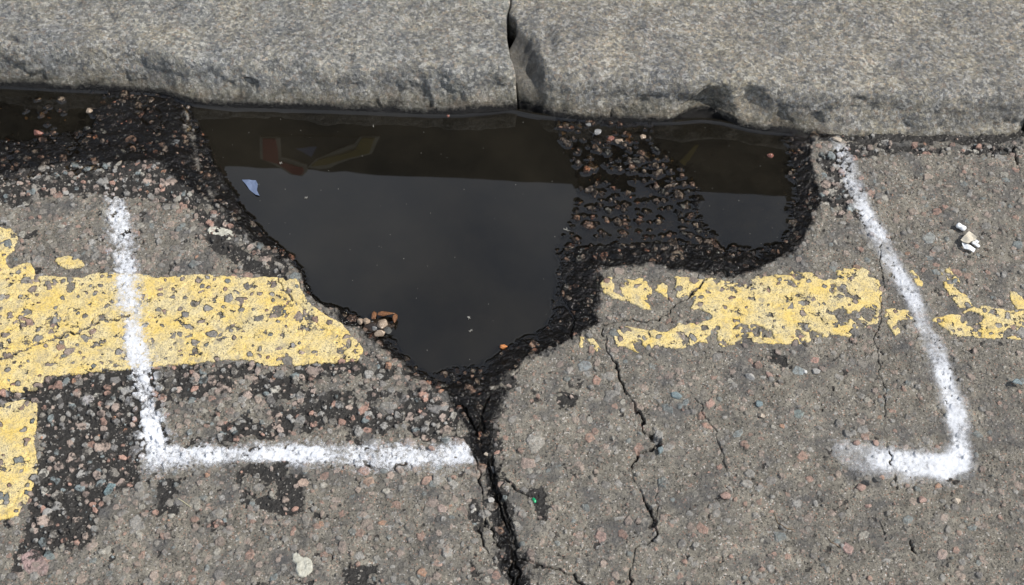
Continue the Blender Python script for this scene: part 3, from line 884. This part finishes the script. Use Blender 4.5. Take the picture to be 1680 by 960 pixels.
def leftend(x, y):
    """worn diagonal hollow at the corner of the right-hand stone"""
    a = K(862, 30); b = K(935, 178)
    line = a[0] + (y - a[1]) * (b[0] - a[0]) / (b[1] - a[1]) + 0.014 * fbm(x, y, .04, 3, 7)
    w_ = 0.35 + 0.65 * smooth((K(860, 30)[1] - y) / 0.05)
    return (smooth((line - x) / 0.036) * 0.028 + 0.0022 * smooth((line - x) / .005)) * w_


d2 = [(*K(1010, 150), .006, .014, .004, .2, True),
      (*K(900, 60), .018, .05, .004, .1, False),
      (*K(1438, 63), .003, .0022, .004, 0, False), (*K(1655, 138), .0025, .002, .003, 0, False)]
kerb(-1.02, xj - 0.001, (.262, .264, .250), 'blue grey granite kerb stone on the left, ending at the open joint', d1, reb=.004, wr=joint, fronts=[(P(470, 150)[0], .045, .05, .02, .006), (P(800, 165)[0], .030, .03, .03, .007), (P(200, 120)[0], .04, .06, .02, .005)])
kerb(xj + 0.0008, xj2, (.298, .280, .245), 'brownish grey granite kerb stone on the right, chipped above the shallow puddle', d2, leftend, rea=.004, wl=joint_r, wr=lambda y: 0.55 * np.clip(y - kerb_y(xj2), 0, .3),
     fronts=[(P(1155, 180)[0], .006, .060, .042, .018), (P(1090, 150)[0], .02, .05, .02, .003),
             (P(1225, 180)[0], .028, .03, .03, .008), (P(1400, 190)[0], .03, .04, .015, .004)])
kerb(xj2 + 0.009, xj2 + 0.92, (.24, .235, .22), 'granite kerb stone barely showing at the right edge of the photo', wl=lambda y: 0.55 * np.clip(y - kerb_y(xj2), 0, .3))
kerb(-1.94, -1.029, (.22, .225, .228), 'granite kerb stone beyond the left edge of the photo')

# pavement behind the kerb, out to the hoarding
pm = Nodes('paving')
pc = pm.mix(pm.noise(300, 3, .7), (.22, .21, .19), (.33, .31, .29))
pm.finish(pc, .85, pm.bump(pm.noise(400, 3, .7, w=1.), .001, .7))
bm = bmesh.new()
yk = lambda x: KW[0, 1] + (x - KW[0, 0]) * KSL + 0.302
v = [bm.verts.new(q) for q in ((-12, yk(-12), ZK - .004), (12, yk(12), ZK - .004), (12, 4.2, ZK - .004), (-12, 4.2, ZK - .004),
                               (-12, yk(-12), -.1), (12, yk(12), -.1))]
bm.faces.new(v[:4]); bm.faces.new((v[4], v[5], v[1], v[0]))
me = bpy.data.meshes.new('pavement'); bm.to_mesh(me); bm.free(); me.materials.append(pm.m)
pav = bpy.data.objects.new('pavement', me); COL.objects.link(pav)
tag(pav, 'grey paving behind the kerb', kind='structure')

# ------------------------------------------------------------------ dark board behind the pavement, seen mirrored in the puddle
def mirror_hit(px, py, yb):
    """where the mirrored sight line of a photo point meets the board plane (which runs with the kerb)"""
    d = FWD + RGT * ((px - 840) / FPX) + UPV * ((480 - py) / FPX)
    tz = (ZW - CAM.z) / d.z
    p = CAM + d * tz; r = Vector((d.x, d.y, -d.z))
    s = (yb + KSL * p.x - p.y) / (r.y - KSL * r.x)
    return p + r * s


def solid_poly(name, pts3, thick, mat, parent=None):
    """flat shape on the board with real thickness, towards the street"""
    bm = bmesh.new()
    a = [bm.verts.new(p) for p in pts3]; b = [bm.verts.new((p[0], p[1] - thick, p[2])) for p in pts3]
    bm.faces.new(a); bm.faces.new(b[::-1])
    for k in range(len(a)):
        q = (k + 1) % len(a); bm.faces.new((a[k], b[k], b[q], a[q]))
    bmesh.ops.recalc_face_normals(bm, faces=bm.faces)
    me = bpy.data.meshes.new(name); bm.to_mesh(me); bm.free(); me.materials.append(mat)
    o = bpy.data.objects.new(name, me); COL.objects.link(o); o.parent = parent
    return o


def flatmat(name, c, r=.6):
    n = Nodes(name)
    cc = n.mix(n.noise(30, 3, .6), tuple(q * .85 for q in c), tuple(min(1, q * 1.1) for q in c))
    return n.finish(cc, r)


YB = 1.9
hoard = bpy.data.objects.new('hoarding', None); COL.objects.link(hoard)
tag(hoard, 'dark board with red, yellow and blue shapes, mirrored in the puddle by the kerb', 'hoarding')
tl = mirror_hit(370, 258, YB); trr = mirror_hit(1250, 288, YB)
sl_ = (trr.z - tl.z) / (trr.x - tl.x)
ztop = lambda x: tl.z + (x - tl.x) * sl_
bx0, bx1 = -5.0, 5.0
solid_poly('panel', [(bx0, YB + KSL * bx0, .05), (bx1, YB + KSL * bx1, .05), (bx1, YB + KSL * bx1, tl.z + .02), (bx0, YB + KSL * bx0, tl.z + .02)],
           0.02, flatmat('dark_board', (.030, .028, .018)), hoard)
print('board top', tl, trr)


def mark(name, pts, mat, off):
    solid_poly(name, [(p.x, p.y - off, p.z) for p in (mirror_hit(x, y, YB) for x, y in pts)], 0.004, mat, hoard)


red = flatmat('red_paint', (.50, .055, .05)); pale = flatmat('pale_paint', (.58, .56, .46)); yel = flatmat('yellow_sign_paint', (.45, .35, .06))
blu = flatmat('blue_paint', (.24, .32, .60)); blk = flatmat('black_paint', (.008, .008, .006))
mark('black_shape', [(428, 215), (430, 250), (470, 262), (496, 276), (510, 266), (520, 250), (610, 236), (622, 215)], blk, .022)
mark('pale_outline', [(428, 215), (429, 248), (446, 256), (478, 275), (498, 278), (506, 270), (504, 258), (462, 245), (461, 215)], pale, .028)
mark('red_stripe', [(433, 215), (433, 248), (455, 254), (482, 272), (495, 275), (500, 268), (497, 262), (458, 250), (454, 215)], red, .034)
mark('yellow_outline', [(506, 264), (520, 248), (545, 240), (582, 228), (592, 212), (624, 212), (610, 240), (575, 248), (545, 262), (525, 266)], pale, .028)
mark('yellow_stripe', [(512, 260), (524, 248), (550, 243), (585, 233), (596, 212), (616, 212), (606, 237), (572, 244), (540, 256)], yel, .034)
mark('blue_shape', [(486, 230), (520, 230), (512, 244)], blu, .028)
mark('yellow_stripe', [(1100, 262), (1120, 245), (1140, 225), (1146, 225), (1130, 250), (1110, 264)], yel, .028)

# ------------------------------------------------------------------ loose things
def zat(x, y):
    i = int(round((x - x0) / STEP)); j = int(round((y - y0) / STEP))
    return float(TOPZ[max(0, min(ny - 1, j)), max(0, min(nx - 1, i))])


def stone_mat(name, c, wetness=0.0):
    n = Nodes(name)
    g = n.noise(900, 2, .7); h = n.noise(240, 3, .6)
    cc = n.mix(n.ramp(g, [(.3, 0.0), (.7, 1.0)]), tuple(q * .55 for q in c), tuple(min(1, q * 1.45) for q in c))
    cc = n.mix(n.ramp(h, [(.5, 0.0), (.7, .5)]), cc, (.17, .16, .14) if not wetness else tuple(q * .4 for q in c))
    return n.finish(cc, .85 if not wetness else .15, n.bump(g, .0008, .8, n.bump(h, .0015, .6)))


SM = {'pink': stone_mat('pink_stone', (.30, .205, .17)), 'grey': stone_mat('grey_stone', (.32, .31, .29)), 'blue': stone_mat('blue_grey_stone', (.17, .215, .225)),
      'tan': stone_mat('tan_stone', (.40, .34, .27)), 'dark': stone_mat('dark_stone', (.07, .07, .065)),
      'wetred': stone_mat('wet_red_stone', (.22, .095, .07), 1), 'wettan': stone_mat('wet_tan_stone', (.34, .26, .19), 1),
      'orange': stone_mat('orange_stone', (.50, .20, .07), 1), 'white': stone_mat('white_stone', (.50, .50, .48)), 'wetgrey': stone_mat('wet_grey_stone', (.17, .17, .165), 1)}


def chunk(name, px, py, w, h, mat, label, cat='stone', group='loose stones', z=None, sink=.25, n=16, seed=0, rz=0.0):
    rnd = random.Random(seed + int(px * 7 + py))
    bm = bmesh.new()
    for _ in range(n):
        v_ = Vector((rnd.gauss(0, 1), rnd.gauss(0, 1), rnd.gauss(0, .8))).normalized() * rnd.uniform(.85, 1.05)
        bm.verts.new((v_.x * w / 2, v_.y * h / 2, v_.z * min(w, h) * .40))
    r = bmesh.ops.convex_hull(bm, input=bm.verts)
    bmesh.ops.delete(bm, geom=[g for g in r['geom_interior'] if isinstance(g, bmesh.types.BMVert)], context='VERTS')
    bmesh.ops.bevel(bm, geom=bm.edges[:] + bm.verts[:], offset=min(w, h) * .05, segments=2, affect='EDGES', profile=.6)
    lo = min(v_.co.z for v_ in bm.verts)
    for v_ in bm.verts: v_.co.z -= lo
    hh = max(v_.co.z for v_ in bm.verts)
    me = bpy.data.meshes.new(name); bm.to_mesh(me); bm.free(); me.materials.append(mat)
    for f in me.polygons: f.use_smooth = False
    o = bpy.data.objects.new(name, me); COL.objects.link(o)
    x, y = P(px, py, 0.0 if z is None else z)
    o.location = (x, y, (zat(x, y) if z is None else z) - sink * hh)
    o.rotation_euler = (rnd.uniform(-.15, .15), rnd.uniform(-.15, .15), rz)
    return tag(o, label, cat, group)


G1 = 'loose stones lying on the road'
for a in [(1372, 230, .015, .012, 'tan', 'rounded tan pebble touching the kerb at the top of the right white mark'),
          (735, 191, .009, .006, 'wetred', 'small red chip at the waterline below the left kerb stone'),
          (1245, 664, .013, .012, 'blue', 'round blue grey pebble on the grey asphalt below the right yellow line'),
          (1250, 683, .012, .010, 'tan', 'tan chip just below the round blue grey pebble'),
          (1110, 650, .017, .011, 'blue', 'long blue grey chip beside the hairline crack right of centre'),
          (1320, 612, .007, .007, 'white', 'tiny white chip beside the small grey stone under the right yellow line'),
          (1338, 611, .013, .011, 'grey', 'angular pale grey stone just under the right yellow line'),
          (1262, 617, .009, .017, 'pink', 'upright narrow pinkish stone a little way under the right yellow line'),
          (1230, 620, .015, .012, 'grey', 'flat grey stone left of the upright pinkish one'),
          (1436, 796, .013, .011, 'dark', 'dark olive pebble just below the white hook stroke'),
          (1411, 800, .014, .012, 'pink', 'pinkish brown pebble below the left end of the white hook'),
          (1425, 830, .011, .007, 'pink', 'small flat reddish chip below the dark olive pebble'),
          (1436, 727, .011, .010, 'pink', 'dark red chip on the upper edge of the white hook'),
          (1406, 727, .011, .009, 'pink', 'reddish chip at the left end of the white hook'),
          (1512, 822, .013, .011, 'pink', 'pink stone with a dark hollow behind, right of the dark pebble'),
          (1190, 815, .016, .011, 'pink', 'wide reddish stone below the long hairline crack'),
          (1667, 631, .014, .011, 'blue', 'dark blue green stone at the right edge below the yellow line'),
          (1084, 741, .009, .014, 'blue', 'pointed blue grey stone beside the crack pit'),
          (708, 738, .010, .008, 'pink', 'pinkish chip on the white line near its right end'),
          (797, 745, .007, .006, 'tan', 'little tan stone inside the main crack at the white line end'),
          (805, 822, .010, .009, 'grey', 'pale chip on the left lip of the main crack'),
          (808, 768, .016, .010, 'wetgrey', 'wet pale grey stone wedged in the main crack'),
          (1570, 822, .013, .010, 'tan', 'pale stone in the lower right asphalt under the hook corner'),
          (965, 205, .010, .009, 'wetgrey', 'wet grey stone at the kerb between the two pools'),
          (981, 219, .014, .013, 'wetgrey', 'palest wet stone between the two pools near the kerb'),
          (1003, 228, .013, .010, 'wetred', 'deep red wet stone beside the palest one'),
          (1016, 233, .013, .011, 'wettan', 'pale pinkish wet stone beside the deep red one'),
          (1055, 226, .011, .010, 'wettan', 'pale wet stone standing at the left side of the shallow pool'),
          (1264, 256, .012, .010, 'wetred', 'red brown stone wet at the right end of the shallow pool'),
          (1330, 266, .012, .010, 'wettan', 'brown wet stone between shallow pool and white mark'),
          (148, 182, .013, .012, 'wettan', 'pale wet stone standing in the far left gutter water'),
          (64, 218, .017, .014, 'wetred', 'orange red wet stone at the edge of the far left gutter water'),
          (210, 203, .013, .010, 'wetred', 'reddish wet stone left of the puddle near the kerb')]:
    isl_ = a[4].startswith('wet') or a[1] < 240 and a[0] < 1100
    chunk('pebble', a[0], a[1], a[2], a[3], SM[a[4]], a[5], 'stone', G1, z=(ZW if isl_ and a[1] < 300 else None),
          sink=.35 if isl_ and a[1] < 300 else .25, rz=random.uniform(-.5, .5))
chunk('pebble', 397, 204, .020, .018, SM['orange'], 'round orange pebble under the water at the left of the puddle', 'stone', G1, z=ZW - .010, sink=.3)

# brown lump of broken surfacing at the puddle's lower left
brown = stone_mat('brown_lump', (.20, .095, .045), 1)
lump = bpy.data.objects.new('asphalt_lump', None); COL.objects.link(lump)
lx, ly = P(622, 528, ZW); lump.location = (lx, ly, ZW)
tag(lump, 'reddish brown lump of broken surfacing in the lower left of the puddle', 'rubble')
lump_parts = [(622, 536, .046, .030, stone_mat('wet_tar', (.035, .025, .018), 1)), (616, 540, .030, .026, stone_mat('wet_tar', (.035, .025, .018), 1)), (634, 516, .026, .007, brown), (648, 526, .008, .015, brown), (614, 520, .007, .016, brown), (628, 536, .015, .012, SM['wettan']),
                                          (612, 532, .007, .007, SM['wetgrey']), (603, 531, .010, .009, SM['wettan']), (614, 541, .008, .007, SM['wetgrey']),
                                          (592, 530, .010, .008, SM['wettan']), (624, 549, .014, .009, SM['wettan']), (636, 545, .011, .010, SM['dark'])]
for k, (px, py, w_, h_, m_) in enumerate(lump_parts):
    o = chunk('lump_core' if k < 2 else ('stone_piece' if k > 4 else 'brown_sliver'), px, py, w_ * (1 if k < 2 else 1.15), h_ * (1 if k < 2 else 1.3), m_, None, None, None, z=ZW + (0 if k < 2 else .004), sink=.45 if k < 2 else .1, seed=k)
    o.parent = lump; o.location = (o.location.x - lx, o.location.y - ly, o.location.z - ZW)
chunk('brick_chip', 826, 570, .012, .008, SM['orange'], 'orange brown chip at the waterline on the lower right of the puddle', 'chip', None, z=ZW, sink=.2)


def sheet(name, pts, z, mat, thick=.0006, curl=.0, nsub=3, seed=1):
    """thin crumpled scrap with real thickness"""
    bm = bmesh.new()
    f = bm.faces.new([bm.verts.new((*P(x, y, z), z)) for x, y in pts])
    bmesh.ops.triangulate(bm, faces=[f])
    bmesh.ops.subdivide_edges(bm, edges=bm.edges[:], cuts=nsub, use_grid_fill=True)
    rnd = random.Random(seed)
    ph = [rnd.uniform(0, 6) for _ in range(4)]
    for v_ in bm.verts:
        v_.co.z += curl * (math.sin(v_.co.x * 420 + ph[0]) + math.sin(v_.co.y * 500 + v_.co.x * 260 + ph[1]) + 1.2) * .5
    r = bmesh.ops.extrude_face_region(bm, geom=bm.faces[:])
    for g in r['geom']:
        if isinstance(g, bmesh.types.BMVert): g.co.z += thick
    bmesh.ops.recalc_face_normals(bm, faces=bm.faces)
    me = bpy.data.meshes.new(name); bm.to_mesh(me); bm.free(); me.materials.append(mat)
    o = bpy.data.objects.new(name, me); COL.objects.link(o)
    return o


bluem = Nodes('blue_grey_film'); bluem.finish(bluem.mix(bluem.noise(260, 3, .7), (.08, .105, .165), (.17, .215, .33)), .4, bluem.bump(bluem.noise(500, 3, .6), .001, .7))
tag(sheet('plastic_scrap', [(397, 295), (420, 297), (423, 303), (422, 314), (426, 322), (420, 321), (409, 311)], ZW + .0002, bluem.m, .0005, .0010),
    'small blue triangular scrap floating at the left of the puddle', 'litter')
seed_m = Nodes('pale_fluff'); seed_m.finish((.26, .25, .22), .5)
for px, py, lab in ((503, 325, 'tiny pale speck floating left of the middle of the puddle'), (612, 207, 'tiny pale speck floating near the left kerb stone'),
                    (461, 268, 'tiny bright speck floating above the blue scrap'), (770, 522, 'tiny pale speck floating in the bottom of the puddle'),
                    (772, 543, 'tiny pale speck lowest in the puddle'), (930, 378, 'pale seed husk floating at the right side of the puddle')):
    bm = bmesh.new(); rnd = random.Random(px)
    for _ in range(7):
        a = rnd.uniform(0, 6.28); L = rnd.uniform(.0014, .0032) * (1.7 if px == 930 else 1)
        q = Vector((math.cos(a), math.sin(a), 0)); s_ = Vector((-q.y, q.x, 0)) * .00022
        vs_ = [bm.verts.new(c_) for c_ in (-s_, s_, q * L + s_ + Vector((0, 0, .0008)), q * L - s_ + Vector((0, 0, .0008)))]
        vt_ = [bm.verts.new(c_.co + Vector((0, 0, .0004))) for c_ in vs_]
        bm.faces.new(vs_[::-1]); bm.faces.new(vt_)
        for k in range(4): bm.faces.new((vs_[k], vs_[(k + 1) % 4], vt_[(k + 1) % 4], vt_[k]))
    me = bpy.data.meshes.new('floating_speck'); bm.to_mesh(me); bm.free(); me.materials.append(seed_m.m)
    o = bpy.data.objects.new('floating_speck', me); COL.objects.link(o); o.location = (*P(px, py, ZW), ZW + .0001)
    tag(o, lab, 'speck', 'specks floating on the puddle')

bm = bmesh.new(); rnd = random.Random(5)
for _ in range(150):
    px, py = rnd.uniform(340, 1290), rnd.uniform(195, 590)
    q = P(px, py, ZW); i = int((q[0] - x0) / STEP); j = int((q[1] - y0) / STEP)
    if Z[j, i] > ZW - .003 or kd[j, i] < .004: continue
    L = rnd.uniform(.0002, .0006)
    bmesh.ops.create_icosphere(bm, subdivisions=1, radius=L)
    for v_ in bm.verts[-12:]:
        v_.co.z *= .6; v_.co += Vector((*q, ZW))
me = bpy.data.meshes.new('floating_grit'); bm.to_mesh(me); bm.free(); me.materials.append(seed_m.m)
fg = bpy.data.objects.new('floating_grit', me); COL.objects.link(fg)
tag(fg, 'fine pale dust floating all over the puddle', kind='stuff')

# torn white paper litter on the right
paper = Nodes('white_paper'); paper.finish(paper.mix(paper.noise(400, 3, .6), (.70, .72, .72), (.86, .87, .87)), .7, paper.bump(paper.noise(500, 3, .6), .001, .5))
cream = Nodes('cream_paper'); cream.finish(cream.mix(cream.noise(200, 3, .6), (.48, .43, .34), (.58, .53, .43)), .7, cream.bump(cream.noise(350, 3, .6), .001, .4))
lit = bpy.data.objects.new('cigarette_end', None); COL.objects.link(lit)
ax, ay = P(1590, 395); az = zat(ax, ay) + .0008; lit.location = (ax, ay, az)
tag(lit, 'squashed cigarette end of white and cream paper on the right asphalt', 'litter')


def roll(name, a, b, r, mat, squash=.7, lift=0.0):
    bm = bmesh.new(); pa = Vector((*P(*a, az), az + r * squash + lift)); pb = Vector((*P(*b, az), az + r * squash + lift))
    ax_ = (pb - pa); L = ax_.length; dx = ax_.normalized(); sx_ = dx.cross(Vector((0, 0, 1))).normalized()
    rings = []
    rnd = random.Random(int(a[0]))
    for k in range(9):
        q = k / 8; rr_ = r * (1 + .12 * math.sin(q * 11)) * (.8 if k in (0, 8) else 1)
        ring = []
        for s in range(14):
            an = s / 14 * 6.283; jit = 1 + rnd.uniform(-.09, .09)
            ring.append(bm.verts.new(pa + dx * L * q + sx_ * math.cos(an) * rr_ * jit + Vector((0, 0, 1)) * math.sin(an) * rr_ * squash * jit))
        rings.append(ring)
    for k in range(8):
        for s in range(14): bm.faces.new((rings[k][s], rings[k][(s + 1) % 14], rings[k + 1][(s + 1) % 14], rings[k + 1][s]))
    bm.faces.new(rings[0][::-1]); bm.faces.new(rings[-1])
    bmesh.ops.recalc_face_normals(bm, faces=bm.faces)
    me = bpy.data.meshes.new(name); bm.to_mesh(me); bm.free(); me.materials.append(mat)
    for f in me.polygons: f.use_smooth = True
    o = bpy.data.objects.new(name, me); COL.objects.link(o); return o


kids = [roll('white_roll', (1569, 371), (1583, 379), .0040, paper.m, .8),
        sheet('cream_wrap', [(1590, 381), (1602, 391), (1600, 395), (1592, 398), (1587, 402), (1576, 394), (1581, 389)], az + .005, cream.m, .0012, .0022, 3, 4),
        roll('filter_strip', (1594, 399), (1606, 407), .0026, paper.m, .6, .001),
        sheet('torn_strip', [(1578, 398), (1583, 402), (1592, 406), (1600, 410), (1597, 415), (1590, 411), (1582, 408), (1578, 402)], az + .002, paper.m, .0012, .0018, 3, 8),
        sheet('torn_flap', [(1600, 394), (1606, 398), (1604, 400), (1599, 397)], az + .002, paper.m, .0008, .001, 2, 3)]
for o in kids:
    o.parent = lit
    o.location = (-ax, -ay, -az)

# pale dropping, green chip, straw and twig on the asphalt
splm = Nodes('dried_pale_splat'); splm.finish(splm.mix(splm.ramp(splm.noise(180, 3, .7), [(.35, 0.0), (.65, 1.0)]), (.33, .32, .26), (.50, .49, .42)), .8,
                                              splm.bump(splm.noise(300, 3, .6), .0015, .7))
gumpoly = [(480, 908), (487, 905), (492, 912), (498, 915), (506, 913), (513, 922), (514, 938), (507, 943), (500, 949), (490, 946), (484, 938), (486, 926), (479, 920)]
c = cover([gumpoly], .0008)
o = paint('dried_splat', c, 0.0014, splm.m)
tag(o, 'pale dried blob stuck on the asphalt at the bottom left of centre', 'blob')
ch2 = [(338, 372), (356, 370), (378, 376), (384, 382), (380, 390), (364, 392), (352, 388), (340, 380)]
c = cover([ch2], .002)
o = paint('dried_splat', np.maximum(c, -EF * .002 - .0005), 0.0006, splm.m)
tag(o, 'faint pale smear on the asphalt between left white mark and puddle', 'blob')
grn = Nodes('green_glass'); grn.finish((.01, .33, .13), .2)
chunk('green_chip', 877, 819, .0075, .0085, grn.m, 'tiny bright green chip beside the main crack', 'chip', None, sink=.1)


def strand(name, pts, r, mat, label, cat):
    bm = bmesh.new(); prev = None
    cs_ = []
    for (ax_, ay_), (bx_, by_) in zip(pts[:-1], pts[1:]):
        for k in range(5): cs_.append((ax_ + (bx_ - ax_) * k / 5, ay_ + (by_ - ay_) * k / 5))
    cs_.append(pts[-1])
    cs_ = [Vector((*P(*q), 0)) for q in cs_]
    for i, p in enumerate(cs_):
        p.z = zat(p.x, p.y) + r * 1.2
    for i in range(1, len(cs_) - 1): cs_[i].z = max(cs_[i].z, (cs_[i - 1].z + cs_[i + 1].z) / 2)
    for i, p in enumerate(cs_):
        dr = (cs_[min(i + 1, len(cs_) - 1)] - cs_[max(0, i - 1)]).normalized(); sd = dr.cross(Vector((0, 0, 1))).normalized(); upn = sd.cross(dr)
        rr_ = r * (.5 + .5 * math.sin(3.14 * (i + 1) / (len(cs_) + 1)))
        ring = [bm.verts.new(p + sd * math.cos(a) * rr_ + upn * math.sin(a) * rr_) for a in (0, 1.05, 2.1, 3.14, 4.19, 5.24)]
        if prev:
            for s in range(6): bm.faces.new((prev[s], prev[(s + 1) % 6], ring[(s + 1) % 6], ring[s]))
        prev = ring
    bmesh.ops.recalc_face_normals(bm, faces=bm.faces)
    me = bpy.data.meshes.new(name); bm.to_mesh(me); bm.free(); me.materials.append(mat)
    o = bpy.data.objects.new(name, me); COL.objects.link(o)
    return tag(o, label, cat)


straw = Nodes('straw'); straw.finish((.50, .46, .30), .6)
twig = Nodes('twig'); twig.finish((.16, .11, .06), .7)
strand('grass_straw', [(292, 818), (302, 824), (313, 832)], .0005, straw.m, 'thin pale straw on the asphalt below the left white corner', 'straw')
strand('twig', [(1270, 840), (1276, 858), (1290, 868), (1304, 869)], .0005, twig.m, 'thin curved brown twig on the lower right asphalt', 'twig')
strand('twig', [(1357, 880), (1364, 890), (1380, 898)], .0004, twig.m, 'short straight brown stalk on the lower right asphalt', 'twig')
print('objects', len(COL.objects), 'road verts', X.size)
